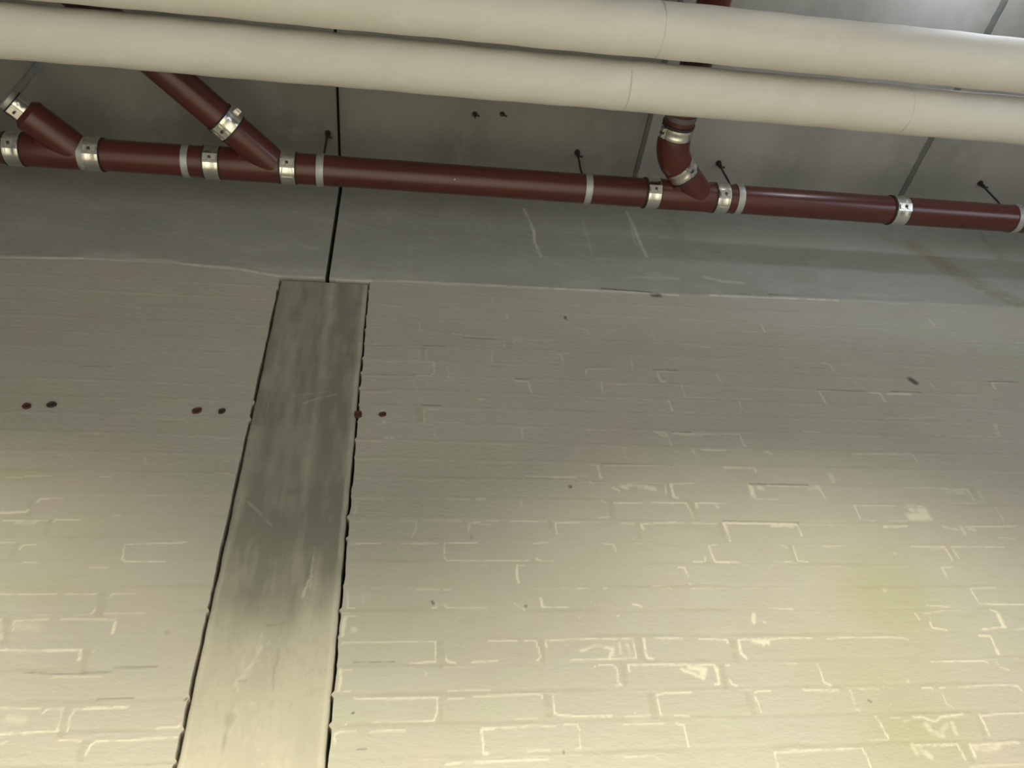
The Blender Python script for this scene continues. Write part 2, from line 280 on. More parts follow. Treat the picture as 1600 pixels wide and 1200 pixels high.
# ------------------------------------------------------------------ traced marks, in millimetres on the wall (x, height)
WALL_RESIDUE = [[6.5,0.8,-118,980,-122,930],[1.9,0.6,-122,909,-118,913,26,914,100,914],[2.9,0.9,100,913,101,885,99,863,39,860],[3.8,0.9,124,872,130,862,148,859],[1.9,0.8,188,861,249,863],[1.9,0.7,230,915,300,915],[6.6,0.8,-121,847,-118,826,-120,799],[1.5,0.6,-117,846,-94,847],[1.5,0.6,-107,795,-93,794],[2.3,0.9,-83,779,-6,776,55,776],[2.6,0.9,55,776,105,776,102,738,96,725,73,723],[1.1,0.4,-38,723,70,723],[2.5,0.9,-121,682,-122,701,-114,704,-78,704],[1.7,0.6,-45,703,-14,704],[2.2,0.8,-14,704,31,704],[1.8,0.7,188,778,326,780],[1.8,0.6,128,774,164,774],[4.0,1,202,703,205,673,205,650,214,649],[4.0,1,205,703,231,704],[1.7,0.7,231,705,331,708],[1.2,0.5,129,791,227,792],[1.2,0.4,285,724,333,725],[2.4,0.9,123,631,210,632,324,634],[11.5,0.6,-96,947,-94,946],[3.9,0.8,-98,721,-97,721],[2.4,0.8,78,835,78,833],[2.6,0.8,319,914,346,914,351,895,355,872,346,864],[4.6,0.9,370,910,372,898],[3.0,0.9,370,915,383,915,500,917,594,916,593,892,594,866,518,864,428,862],[6.5,0.8,457,887,497,900,538,890,525,867],[5.3,0.6,557,906,556,879],[4.7,0.6,576,903,581,872],[5.3,0.5,539,896,535,870],[5.4,1,622,916,620,889,622,867,634,863],[2.4,0.9,652,917,722,916],[3.4,0.9,766,915,840,912,841,902],[2.6,0.8,496,850,534,848,539,837,537,805,545,800,529,797],[5.2,1,569,846,570,833],[3.9,0.9,571,848,648,849],[3.9,0.9,648,848,789,846],[4.6,1,788,845,791,817,788,796,778,795],[7.8,0.9,703,835,733,821,753,811],[13.7,0.9,724,841,759,834,752,821],[2.4,0.8,326,781,347,779,348,769],[3.0,0.9,375,774,374,735,387,729,453,726,508,725],[1.8,0.5,541,724,600,725],[2.8,0.9,625,769,625,739,628,724],[2.2,0.9,625,772,642,776,712,777],[1.5,0.6,659,723,693,721],[2.3,0.7,391,708,423,708,428,696],[1.7,0.6,302,708,372,706],[2.0,0.6,426,685,425,656,413,655],[1.8,0.6,532,706,627,705],[3.0,0.9,658,704,676,702,676,675,676,652],[2.0,0.6,499,635,546,634,588,634,601,626],[1.4,0.5,303,653,352,653],[1.9,0.7,295,635,350,632],[4.2,0.8,566,980,567,979],[2.6,0.9,486,845,486,845],[3.0,0.8,566,731,566,731],[9.0,0.8,933,981,926,959],[5.7,0.7,956,959,957,958],[3.1,0.9,813,912,840,910,839,903],[5.5,1,870,910,867,876,878,861],[3.1,0.9,871,912,950,912,1021,914,1070,914],[11.0,0.9,910,906,948,904],[6.9,0.9,933,901,935,897],[2.1,0.6,1111,911,1198,915,1327,912,1339,905],[5.3,1,793,837,788,796],[4.0,0.8,818,844,828,844],[3.9,0.9,818,807,821,795,833,791],[1.3,0.4,977,845,1007,845],[4.1,0.8,1061,843,1062,826,1061,796,1075,788],[3.3,0.8,1001,779,1057,775,1091,776],[2.5,0.9,871,764,873,749,875,726],[3.2,0.9,874,774,885,777,914,777],[5.9,0.7,1122,774,1122,773],[1.6,0.4,1122,772,1119,728,1127,723],[2.0,0.6,1149,777,1197,776],[3.8,0.9,1161,709,1168,693,1169,672,1173,660],[1.5,0.5,1125,654,1171,655],[3.5,0.9,878,633,932,635,1005,636,1098,637,1101,612,1102,592],[3.5,0.8,878,630,876,599],[3.0,0.6,1395,979,1397,965],[3.7,0.9,1424,956,1423,939,1460,933],[9.6,1,1639,977,1635,943],[4.5,0.9,1569,934,1641,940],[1.9,0.7,1668,933,1692,935],[4.4,0.9,1548,916,1581,915,1578,888,1580,865],[8.0,0.8,1578,878,1576,865],[3.5,0.9,1372,845,1448,846,1525,845,1533,839],[2.8,0.6,1558,842,1560,829,1584,820],[7.4,0.7,1286,797,1285,795],[2.7,0.8,1316,779,1343,776,1344,773],[3.4,0.7,1363,776,1378,777],[2.0,0.6,1414,778,1537,782],[3.1,0.9,1537,781,1583,779,1586,765],[1.7,0.5,1365,761,1364,736,1375,729],[4.5,0.8,1258,706,1281,706,1298,699,1313,694,1335,705,1393,710],[12.7,0.5,1286,687,1290,669,1314,662],[9.6,0.5,1354,689,1352,664],[9.5,0.35,1320,674,1339,686],[2.6,0.5,1200,706,1223,704],[2.5,0.6,1229,696,1248,700],[3.9,0.9,1437,709,1438,684,1437,657],[2.6,0.7,1442,704,1490,709,1560,709],[9.2,0.5,1227,641,1229,623],[12.3,0.6,1244,628,1260,613],[3.4,0.8,1236,639,1343,639,1345,604],[6.2,0.9,1375,637,1374,610],[2.8,0.8,1373,638,1506,639],[12.5,0.6,1389,630,1415,624,1448,635],[1.8,0.4,1349,588,1490,589],[1.9,0.5,-122,1334,-40,1334],[8.5,0.35,-114,1326,-117,1287],[1.5,0.5,-93,1280,-58,1280],[2.0,0.5,130,1339,198,1340],[3.6,0.8,216,1340,242,1342],[2.4,0.4,344,1341,344,1316],[1.5,0.5,-124,1260,-71,1261],[2.3,0.5,4,1264,49,1262,49,1239,39,1211],[1.9,0.6,66,1265,171,1265],[4.6,0.8,191,1237,194,1260,224,1263],[1.9,0.6,242,1267,277,1267],[2.4,0.7,309,1267,385,1267],[1.9,0.6,223,1255,255,1254],[2.5,0.8,-120,1189,-44,1192],[2.6,0.8,14,1192,107,1193],[2.9,0.9,124,1163,126,1193,214,1196],[2.9,0.8,124,1152,131,1140,184,1140,352,1142],[4.5,0.9,370,1149,373,1145],[4.4,1,316,1127,314,1095,317,1074],[2.2,0.5,316,1127,337,1127],[3.0,0.8,-119,1050,-115,1004,-97,1002],[1.4,0.5,55,1055,110,1055],[8.4,0.45,-79,1039,-78,1021],[3.0,0.8,103,1017,103,1003,94,1004],[3.4,0.9,122,1014,129,1005,148,1003],[2.1,0.6,123,1053,139,1055],[1.3,0.5,148,1003,228,1003],[2.1,0.6,301,1015,326,997],[6.5,0.8,-121,980,-122,953],[1.9,0.6,-118,981,-88,983],[2.1,0.5,362,1424,546,1429],[8.7,0.6,589,1429,589,1428],[3.4,0.9,555,1407,706,1408,784,1405,778,1369],[10.8,0.7,649,1395,663,1386],[13.0,0.7,704,1396,745,1387],[6.9,0.7,665,1399,724,1400],[5.1,0.8,621,1389,639,1378],[7.0,0.9,800,1405,800,1360,809,1356],[2.6,0.7,801,1408,873,1410],[3.3,0.6,579,1343,589,1334],[3.7,0.9,616,1334,700,1336],[3.4,0.9,727,1337,832,1338,838,1315,841,1286],[7.7,0.8,863,1336,863,1322],[3.4,0.9,859,1338,954,1339],[6.8,0.7,924,1333,926,1326],[2.8,0.6,562,1282,591,1285],[2.0,0.6,349,1268,410,1267],[3.6,0.9,435,1263,435,1227],[3.2,0.9,435,1264,521,1266],[2.8,0.7,624,1264,659,1262],[6.5,0.9,681,1260,685,1247],[3.6,0.9,684,1264,785,1269],[2.5,0.6,785,1268,911,1268],[7.5,0.9,930,1265,931,1228],[1.9,0.6,367,1195,406,1198],[4.5,0.9,370,1147,383,1141],[1.9,0.6,383,1140,418,1140],[3.1,0.6,560,1197,589,1195,594,1171],[4.4,0.9,864,1191,866,1156,869,1140,910,1138],[2.4,0.5,869,1193,888,1196],[3.9,0.8,807,1139,840,1140,845,1154],[3.8,0.9,759,1123,777,1121,779,1107,781,1093],[5.2,0.6,778,1073,779,1072],[3.3,0.4,675,1064,711,1066,726,1055],[3.0,0.4,780,1059,838,1060],[2.1,0.6,470,1059,494,1057],[2.2,0.6,539,1059,549,1059],[4.9,0.9,370,1031,372,1009,376,1005],[2.1,0.6,376,1005,436,1004],[5.0,1,613,1012,634,1005],[13.1,0.4,1328,1454,1327,1429],[12.5,0.9,1050,1403,1049,1365],[13.4,0.7,1076,1399,1086,1394],[4.5,0.8,1103,1407,1223,1408,1230,1405],[12.7,0.6,1240,1398,1268,1406],[3.6,0.8,1271,1403,1276,1360],[3.1,0.6,1050,1356,1123,1357],[4.0,0.8,1360,1338,1360,1291],[1.8,0.5,1360,1338,1497,1340],[2.6,0.6,1370,1286,1405,1283],[5.8,1,928,1267,932,1245,932,1211],[5.8,1,931,1270,1063,1269,1142,1268,1149,1266],[8.4,0.7,1073,1262,1135,1261],[5.1,0.9,1151,1266,1154,1230],[1.7,0.5,1249,1267,1268,1265],[7.8,0.8,1425,1262,1462,1263],[2.7,0.8,874,1142,939,1138],[4.1,0.8,1082,1195,1095,1187],[3.3,0.7,1115,1195,1111,1145,1140,1141],[2.8,0.7,1072,1141,1099,1143],[2.1,0.6,1198,1193,1260,1194],[2.2,0.6,978,1000,1048,995],[22.5,0.75,1545,1322,1579,1322],[24.4,0.75,1529,1300,1580,1301],[2.7,0.7,1531,1341,1585,1339,1590,1287],[2.2,0.5,1451,1283,1509,1283],[1.9,0.4,1552,1407,1685,1411],[4.7,0.6,1683,1407,1770,1406],[13.2,0.35,1700,1397,1750,1393],[3.8,0.8,1769,1404,1770,1364],[2.9,0.5,1805,1404,1802,1374],[3.2,0.5,1828,1338,1831,1293],[2.3,0.4,1677,1353,1777,1352],[4.3,0.8,1429,1262,1501,1266],[7.9,0.5,1617,1265,1657,1254],[9.7,0.5,1674,1263,1675,1240],[3.1,0.7,1688,1265,1861,1269],[8.8,0.5,1698,1259,1716,1254],[2.2,0.4,1778,1228,1835,1224],[2.9,0.8,1480,1194,1586,1194],[5.1,0.6,1539,1190,1579,1188],[4.2,0.9,1586,1186,1589,1147],[3.0,0.7,1607,1188,1613,1156],[2.6,0.7,1610,1194,1777,1195],[7.5,0.5,1418,1173,1418,1171],[5.7,0.8,1543,1124,1543,1097],[2.5,0.6,1543,1125,1579,1125],[3.6,0.9,1596,1058,1599,1010,1734,1007],[2.0,0.6,1597,1059,1677,1060],[10.9,0.4,1334,1053,1334,1051],[1.9,0.6,1438,1005,1505,1001],[3.0,0.7,1393,982,1397,965],[2.3,0.5,1420,982,1484,990],[5.4,0.9,1623,991,1639,985,1637,947],[3.2,0.5,-118,2173,-18,2167],[3.9,0.5,164,2176,195,2175],[5.0,0.5,49,2088,51,2051],[3.7,0.5,29,2043,69,2046],[4.3,0.6,164,2036,194,2036],[6.6,0.5,357,2156,358,2133],[3.7,0.5,201,2027,340,2021,340,1977],[3.7,0.6,369,2008,378,2021,517,2025],[4.9,0.6,524,1956,533,1949,535,1903],[2.3,0.4,-121,1967,-60,1971],[3.5,0.4,45,1956,55,1908],[3.5,0.5,74,1951,72,1912],[3.6,0.5,294,1957,291,1904],[2.3,0.4,-123,1884,102,1894],[4.0,0.6,98,1893,100,1842,88,1825],[3.4,0.5,144,1865,148,1825],[2.2,0.45,-122,1814,74,1827],[11.0,0.3,33,1799,45,1767],[4.0,0.7,365,1819,405,1818,413,1769],[4.9,0.8,236,1731,263,1732],[2.1,0.4,-123,1763,-74,1765],[2.1,0.4,-122,1744,-33,1746],[4.1,0.6,69,1627,68,1678,110,1680],[2.6,0.5,97,1628,189,1626],[3.1,0.4,103,1611,101,1565],[4.2,0.5,367,1609,369,1579],[2.6,0.5,335,1611,412,1613],[5.5,0.7,79,1785,79,1785],[11.1,0.7,-50,1623,-50,1622],[6.9,0.7,-44,1559,-42,1559],[8.9,0.8,-27,1559,-26,1558],[9.4,0.5,311,2226,312,2224],[7.2,0.5,-61,1669,-56,1669],[1.9,0.4,-123,1543,-56,1544],[3.4,0.4,594,2223,637,2224],[3.9,0.45,625,2093,645,2092,642,2063],[3.2,0.4,623,2045,660,2045],[4.0,0.4,879,2090,885,2044],[3.4,0.4,1088,2116,1152,2118],[5.0,0.7,1318,2168,1321,2123],[2.8,0.5,1235,2118,1321,2121],[3.9,0.6,1015,2030,1083,2022],[4.8,0.7,606,1865,611,1888,692,1891],[5.0,0.4,779,1956,774,1898],[3.5,0.6,675,1818,744,1820],[4.1,0.6,655,1830,648,1767],[3.9,0.7,585,1735,606,1734],[5.5,0.8,857,1885,863,1840,878,1840],[3.1,0.6,860,1888,920,1891],[5.0,0.4,1068,1886,1078,1844],[5.4,0.7,930,1823,932,1770],[2.9,0.5,932,1770,1166,1773],[5.2,0.7,869,1750,873,1705],[2.3,0.5,882,1702,940,1698],[4.1,0.5,1115,1758,1116,1725],[3.7,0.6,577,1613,632,1611],[5.4,0.6,791,1612,829,1610,836,1560],[11.9,0.45,808,1603,825,1595],[9.8,0.6,856,1608,941,1605],[3.8,0.8,942,1609,1074,1614,1078,1561],[4.8,0.7,899,1547,905,1524],[4.8,0.8,931,1543,1006,1543],[3.0,0.7,610,1473,814,1478],[6.0,0.8,588,1470,590,1426],[3.0,0.7,566,1474,588,1472],[2.4,0.6,438,1423,516,1424],[5.2,0.7,987,1474,1085,1474,1086,1460],[4.3,0.5,1135,1542,1156,1534],[2.6,0.3,678,1540,680,1500],[6.8,0.5,2041,2252,2045,2205],[3.3,0.4,2090,2119,2202,2126],[4.2,0.5,2354,2128,2389,2131],[5.9,0.6,1490,1966,1518,1959,1515,1930],[3.6,0.5,1561,1896,1587,1869],[6.2,0.7,1425,1822,1427,1765],[4.2,0.5,1426,1825,1485,1825],[7.7,0.7,1605,1827,1651,1821,1653,1783],[9.2,0.8,1678,1821,1767,1823],[6.8,0.8,2125,1898,2120,1867],[5.3,0.7,2125,1898,2190,1899],[2.9,0.4,1941,1827,2088,1832],[12.3,0.4,2022,1689,2007,1641],[2.6,0.4,1864,1628,2014,1630],[3.8,0.6,1298,1644,1304,1631,1355,1631],[3.7,0.7,1437,1541,1646,1547,1649,1513],[9.0,0.5,1149,1541,1157,1532],[11.2,0.3,1359,2030,1361,2017],[3.1,0.4,1410,2090,1475,2096],[2.7,0.4,1618,1704,1756,1708,1808,1718],[4.4,0.4,1872,1887,1875,1855],[6.2,0.45,-702,1465,-693,1444],[1.7,0.5,-1027,1389,-992,1389],[3.3,0.7,-986,1394,-919,1396],[3.0,0.5,-796,1397,-767,1396],[4.0,0.8,-927,1311,-924,1321,-869,1325],[5.1,0.9,-1004,1274,-968,1278,-941,1279,-941,1284],[3.1,0.8,-990,1252,-884,1252],[7.7,0.5,-957,1246,-913,1246],[3.5,0.8,-869,1249,-865,1256,-803,1257],[1.9,0.5,-973,1186,-940,1186],[3.0,0.6,-920,1167,-918,1180,-889,1182],[3.1,0.8,-679,1184,-567,1188,-531,1191],[3.5,0.9,-680,1182,-676,1140,-666,1134,-571,1133],[2.4,0.4,-734,1272,-712,1271],[2.2,0.5,-509,1416,-463,1416],[1.9,0.4,-524,1539,-485,1540],[1.9,0.3,-677,1608,-630,1610],[1.8,0.5,-745,1117,-705,1117],[2.2,0.5,-901,1130,-868,1130],[1.7,0.4,-927,1467,-897,1468],[2.3,0.6,-923,1045,-852,1043,-799,1044],[2.0,0.6,-778,1044,-709,1043],[3.9,0.7,-699,1005,-704,992],[2.4,0.6,-677,1032,-673,1042,-619,1045],[1.5,0.5,-677,992,-584,992],[6.7,0.6,-898,975,-880,932],[3.3,0.6,-863,951,-867,975,-796,978],[17.0,0.25,-860,963,-814,958],[2.3,0.6,-768,978,-648,977],[5.3,0.9,-646,971,-645,943],[4.6,0.9,-873,904,-795,902,-704,902],[5.8,0.9,-702,901,-699,880],[2.2,0.6,-676,898,-670,903],[1.7,0.5,-742,840,-642,839],[2.3,0.7,-826,772,-746,770],[3.3,0.9,-736,760,-730,768,-697,768],[4.4,0.9,-700,768,-695,720],[3.9,0.9,-807,717,-702,720],[16.4,0.35,-800,750,-773,746],[3.3,0.7,-676,720,-679,750,-674,765],[4.0,0.9,-677,767,-567,769],[2.7,0.7,-497,721,-453,724,-450,728],[2.6,0.7,-687,702,-642,699],[3.8,0.9,-624,671,-623,689,-612,697,-581,698],[2.6,0.8,-581,698,-450,701],[3.2,0.5,-800,697,-789,701]]
WALL_JOINTS = [[14.1,1,-693,768,-686,715],[13.6,1,-634,696,-633,660],[13.1,1,-689,899,-681,853],[16.7,1,-885,975,-871,928],[19.7,1,-694,1040,-686,992],[15.3,1,115,911,114,859],[9.4,1,111,773,113,721],[11.8,1,360,912,360,862],[14.1,1,609,916,606,866],[12.9,1,557,847,553,802],[16.7,1,362,780,360,732],[15.6,1,613,776,610,727],[9.2,1,808,843,806,797],[16.5,1,852,907,850,862],[13.2,1,808,843,803,794],[14.3,1,853,771,856,728],[11.8,1,421,1261,424,1223],[12.1,1,671,1264,669,1217],[13.2,1,917,1263,918,1219],[16.6,1,604,1334,603,1281],[11.1,1,850,1334,851,1288],[9.6,1,792,1403,789,1356],[16.6,1,915,1267,918,1215],[11.4,1,1106,1195,1102,1149],[9.3,1,1595,1186,1595,1147],[13.3,1,1785,1404,1784,1369],[11.7,1,-877,1249,-874,1206],[13.5,1,-931,1180,-932,1155],[10.4,1,-942,1311,-934,1270],[10.5,1,1430,709,1421,656],[14.4,1,1357,640,1358,605],[21.1,1,53,1693,58,1633],[18.7,1,355,2018,355,1982],[14.2,1,64,1957,64,1915]]
WALL_SCRATCHES = [[0.9,0.45,-92,865,3,863],[1.9,0.5,-70,666,-50,667],[4.0,1,-85,745,-83,746],[1.1,0.45,-624,858,-528,859],[1.8,0.5,-691,847,-621,848],[1.0,0.45,-637,786,-559,789],[1.4,0.4,-804,849,-694,845],[7.6,0.3,-526,943,-525,942],[4.9,0.9,-450,784,-450,783],[8.9,0.9,571,2157,572,2143],[8.5,0.9,492,1394,493,1389],[5.1,0.9,92,1021,95,1014],[20.6,0.9,1801,1899,1814,1883],[5.2,0.7,329,1008,330,1006],[4.1,0.7,1160,749,1165,746],[3.6,0.5,-962,1817,-880,1819],[3.6,0.3,-977,1968,-963,1966],[4.2,0.6,383,649,385,646],[2.8,0.5,197,1216,200,1208],[4.2,0.35,929,1276,1163,1273],[3.9,0.4,561,1409,784,1405],[4.5,0.5,1051,1413,1237,1412],[3.5,0.4,1369,1935,1493,1941],[3.0,0.1,1621,1955,1633,1952],[4.4,0.6,202,2023,345,2019],[4.4,0.5,1423,1829,1618,1829],[4.5,0.5,1692,1833,1816,1835],[3.8,0.6,63,1698,122,1698],[4.4,0.5,845,1897,936,1899],[4.1,0.6,364,1829,417,1829],[3.3,0.4,600,1478,820,1479],[3.7,0.5,61,1972,136,1973],[4.2,0.5,2115,1904,2233,1907],[3.6,0.6,851,1617,915,1617],[3.1,0.35,-128,1960,-24,1964],[2.9,0.35,-125,1825,41,1827],[2.9,0.35,-123,1756,-58,1759]]
BEAM_EDGE = [[6.9,0.5,-1377,2327,-1257,2335,-1116,2348],[8.6,0.55,-981,2354,-852,2362,-775,2347,-599,2336,-440,2302],[7.3,0.7,-441,2313,-307,2310],[7.4,0.7,-250,2300,-125,2303],[6.6,0.65,-80,2314,152,2315,583,2316,880,2318,1031,2314],[7.9,0.7,1162,2324,1452,2332,1694,2335],[10.5,0.7,1914,2336,2000,2342],[7.2,0.5,2230,2352,2456,2344],[13.4,0.3,847,2409,1055,2419],[13.8,0.45,1165,2437,1238,2415,1318,2413]]
BEAM_CRACKS = [[9.9,0.75,476,2840,495,2747,505,2684,500,2604,517,2511],[11.9,0.6,927,2873,938,2763,940,2684,952,2552],[7.8,0.3,933,2810,920,2669,926,2624],[7.6,0.2,721,2786,726,2539]]
BEAM_DARK = [[6.4,0.7,732,2329,932,2322],[6.8,0.6,1404,2348,1617,2345],[19.4,0.8,929,2310,954,2308],[5.3,0.4,1218,2341,1401,2340]]


def raster(strokes, X, Z, soft=1.5, rag=0.0, seed=3):
    """mask of brush marks: X, Z 2-D grids in metres"""
    out = np.zeros_like(X)
    xs, zs = X[0], Z[:, 0]
    if rag:
        jx = (fbm(X*140, Z*140, seed)-.5)*2*rag; jz = (fbm(X*140, Z*140, seed+50)-.5)*2*rag
        gap = fbm(X*45, Z*60, seed+90, 2)
    for st in strokes:
        wd, inten = st[0]/1000.0, st[1]
        p = [(st[i]/1000.0, st[i+1]/1000.0) for i in range(2, len(st), 2)]
        pad = wd*1.2+.012
        x0, x1 = min(a for a, _ in p)-pad, max(a for a, _ in p)+pad
        z0, z1 = min(b for _, b in p)-pad, max(b for _, b in p)+pad
        i0, i1 = np.searchsorted(xs, x0), np.searchsorted(xs, x1)
        j0, j1 = np.searchsorted(zs, z0), np.searchsorted(zs, z1)
        if i1 <= i0 or j1 <= j0: continue
        sx = X[j0:j1, i0:i1]; sz = Z[j0:j1, i0:i1]
        if rag:
            k = min(1.0, wd/.006)
            sx = sx+jx[j0:j1, i0:i1]*k; sz = sz+jz[j0:j1, i0:i1]*k
        d = np.full(sx.shape, 9.0)
        for (ax, az), (bx, bz) in zip(p, p[1:]):
            vx, vz = bx-ax, bz-az; L = vx*vx+vz*vz+1e-12
            t = np.clip(((sx-ax)*vx+(sz-az)*vz)/L, 0, 1)
            d = np.minimum(d, np.hypot(sx-ax-t*vx, sz-az-t*vz))
        h = max(wd/2*1.12, .0019)
        val = np.clip((h*(1+soft*.5)-d)/(h*soft), 0, 1)
        val = val*val*(3-2*val)*inten
        if rag: val = val*np.clip((gap[j0:j1, i0:i1]-.15)*3.6, .45, 1)
        out[j0:j1, i0:i1] = np.maximum(out[j0:j1, i0:i1], val)
    return out

def blobs(lst, X, Z):
    out = np.zeros_like(X)
    for x, z, rx, rz, k in lst:
        out = np.maximum(out, k*np.exp(-(((X-x)/rx)**2+((Z-z)/rz)**2)**1.3))
    return out

def axis(a, b, fine0, fine1, step, coarse=.12):
    parts = []
    if a < fine0: parts.append(np.arange(a, fine0, coarse))
    parts.append(np.arange(max(a, fine0), min(b, fine1), step))
    if b > fine1: parts.append(np.arange(fine1, b, coarse))
    return np.append(np.concatenate(parts), b)

def panel(name, X, Y, Z, depth, mat, attrs, parent=None):
    """a slab whose front face is the grid X, Y, Z and whose edges run back by depth (towards +y)"""
    nz, nx = X.shape
    co = np.stack([X, Y, Z], -1).reshape(-1, 3)
    idx = np.arange(nz*nx).reshape(nz, nx)
    q = np.stack([idx[:-1, :-1], idx[:-1, 1:], idx[1:, 1:], idx[1:, :-1]], -1).reshape(-1, 4)
    per = np.concatenate([idx[0, :], idx[1:, -1], idx[-1, -2::-1], idx[-2:0:-1, 0]])
    back = co[per].copy(); back[:, 1] = co[:, 1].mean()+depth
    bi = np.arange(len(per))+len(co)
    n1 = np.roll(per, -1); b1 = np.roll(bi, -1)
    side = np.stack([per, bi, b1, n1], -1)
    co = np.concatenate([co, back]); faces = np.concatenate([q, side])
    me = bpy.data.meshes.new(name)
    me.vertices.add(len(co)); me.vertices.foreach_set('co', co.astype(np.float32).ravel())
    me.loops.add(faces.size); me.loops.foreach_set('vertex_index', faces.astype(np.int32).ravel())
    me.polygons.add(len(faces) + 1 - 1)
    me.polygons.foreach_set('loop_start', np.arange(0, faces.size, 4, dtype=np.int32))
    me.update(calc_edges=True)
    for k, a in attrs.items():
        at = me.attributes.new(k, 'FLOAT', 'POINT')
        at.data.foreach_set('value', np.concatenate([a.ravel(), np.zeros(len(per))]).astype(np.float32))
    me.shade_smooth(); me.set_sharp_from_angle(angle=math.radians(60))
    me.validate()
    return link_mesh(name, me, mat, parent)

# ------------------------------------------------------------------ wall of painted brick
WY = 1.80
FLOOR = -1.55
BX = np.array([-4, -1.377, -1.116, -.852, -.6, -.446, -.125, .3, .955, 1.626, 2.453, 5])
BZ = np.array([2.33, 2.330, 2.343, 2.346, 2.326, 2.301, 2.303, 2.305, 2.312, 2.333, 2.344, 2.35])
beam_z = lambda x: np.interp(x, BX, BZ)
ROW0, ROW = 1.198, .0695

def wall_panel(name, x0, x1, seed):
    xs = axis(x0, x1, -1.45, 2.62, .0036)
    zs = axis(FLOOR, 2.36, .50, 2.36, .0036)
    X, Z = np.meshgrid(xs, zs)
    # coursing: brick tops at ROW0 + n*ROW, a mortar bed just above each
    wob = (fbm(X*3, Z*14, 5, 2)-.5)*.006
    ph = ((Z+wob-ROW0) / ROW) % 1.0
    bed = np.clip(1-np.abs(ph-.10)/.13, 0, 1)
    fade = np.clip((fbm(X*5, Z*16, 21, 3)-.44)*4.5, 0, 1)
    worn = .45+.55*np.clip((2.0-Z)/1.0, 0, 1)
    bed = bed*bed*(3-2*bed)
    joints = raster(WALL_JOINTS, X, Z, 1.0, .003)
    mortar = np.maximum(bed*fade*worn, joints)
    residue = raster(WALL_RESIDUE, X, Z, 1.4, .0024)
    # faint scraps of pale paint left along brick arrises all over
    col = np.floor(X/.24+.5*(np.floor((Z-ROW0)/ROW) % 2)+.13*_hash(np.floor((Z-ROW0)/ROW), np.zeros_like(Z), 4))
    row = np.floor((Z-ROW0)/ROW)
    pick = _hash(col, row, 77) > .62
    top = np.clip(1-np.abs(ph-.985)/.035, 0, 1)
    scraps = top*pick*np.clip((fbm(X*22, Z*30, 33, 2)-.45)*5, 0, 1)*.28
    residue = np.maximum(residue, scraps)
    specks = np.clip((vnoise(X*160, Z*160, 91)-.965)*30, 0, 1)*np.clip((fbm(X*6, Z*6, 92, 2)-.5)*4, 0, 1)
    residue = np.maximum(residue, specks*.5)
    dark = raster(WALL_SCRATCHES, X, Z, 1.3, .0012)
    dark = np.maximum(dark, raster(BEAM_DARK, X, Z, 1.3, .001))
    residue = np.maximum(residue, raster(BEAM_EDGE, X, Z, 1.3, .0015))
    olive = blobs([(1.32, 1.02, .16, .16, .75), (1.20, .84, .20, .13, .6), (1.24, .66, .17, .12, .75), (1.10, .52, .3, .1, .6), (1.36, 1.15, .1, .07, .35), (-1.0, 1.40, .12, .03, .4), (-.82, 1.06, .1, .03, .4)], X, Z)*(.7+.6*(fbm(X*7, Z*7, 61)-.2))
    olive = np.clip(olive, 0, 1)
    rel = .0008*mortar*np.clip(2.4-Z, .35, 1) - .0008*residue + .0012*(fbm(X*4, Z*10, 8, 3)-.5) + .0003*(fbm(X*40, Z*90, 9, 2)-.5)*np.clip(2.3-Z, .3, 1)
    rel = rel + .0010*((bed*(1-fade))*.5)
    Y = WY - rel
    # ragged vertical edges beside the column
    XX = X.copy()
    rag = (fbm(Z*22, Z*0+3, seed, 3)-.5)*.005 + .006*bed*np.clip((fbm(Z*9, Z*0, seed+4, 2)-.42)*4, 0, 1)
    if x1 < 0: XX += (rag-.002)*np.clip(1-(x1-X)/.03, 0, 1)
    else: XX -= (rag-.001)*np.clip(1-(X-x0)/.03, 0, 1)
    return struct(panel(name, XX, Y, Z, .08, MAT['painted_brick'], dict(mortar=mortar, residue=residue, dark=dark, olive=olive)))

wall_panel('wall_left', -4.0, -.4445, 11)
wall_panel('wall_right', -.1302, 5.0, 31)

bm = bmesh.new(); add_box(bm, (.5, 1.93, .745), (9.0, .08, 4.59))
struct(from_bm('wall_back', bm, MAT['dark_void'], smooth=False))
bm = bmesh.new(); add_box(bm, (.5, -2.0, FLOOR-.05), (9.0, 8.0, .1))
struct(from_bm('floor', bm, MAT['floor_concrete'], smooth=False))

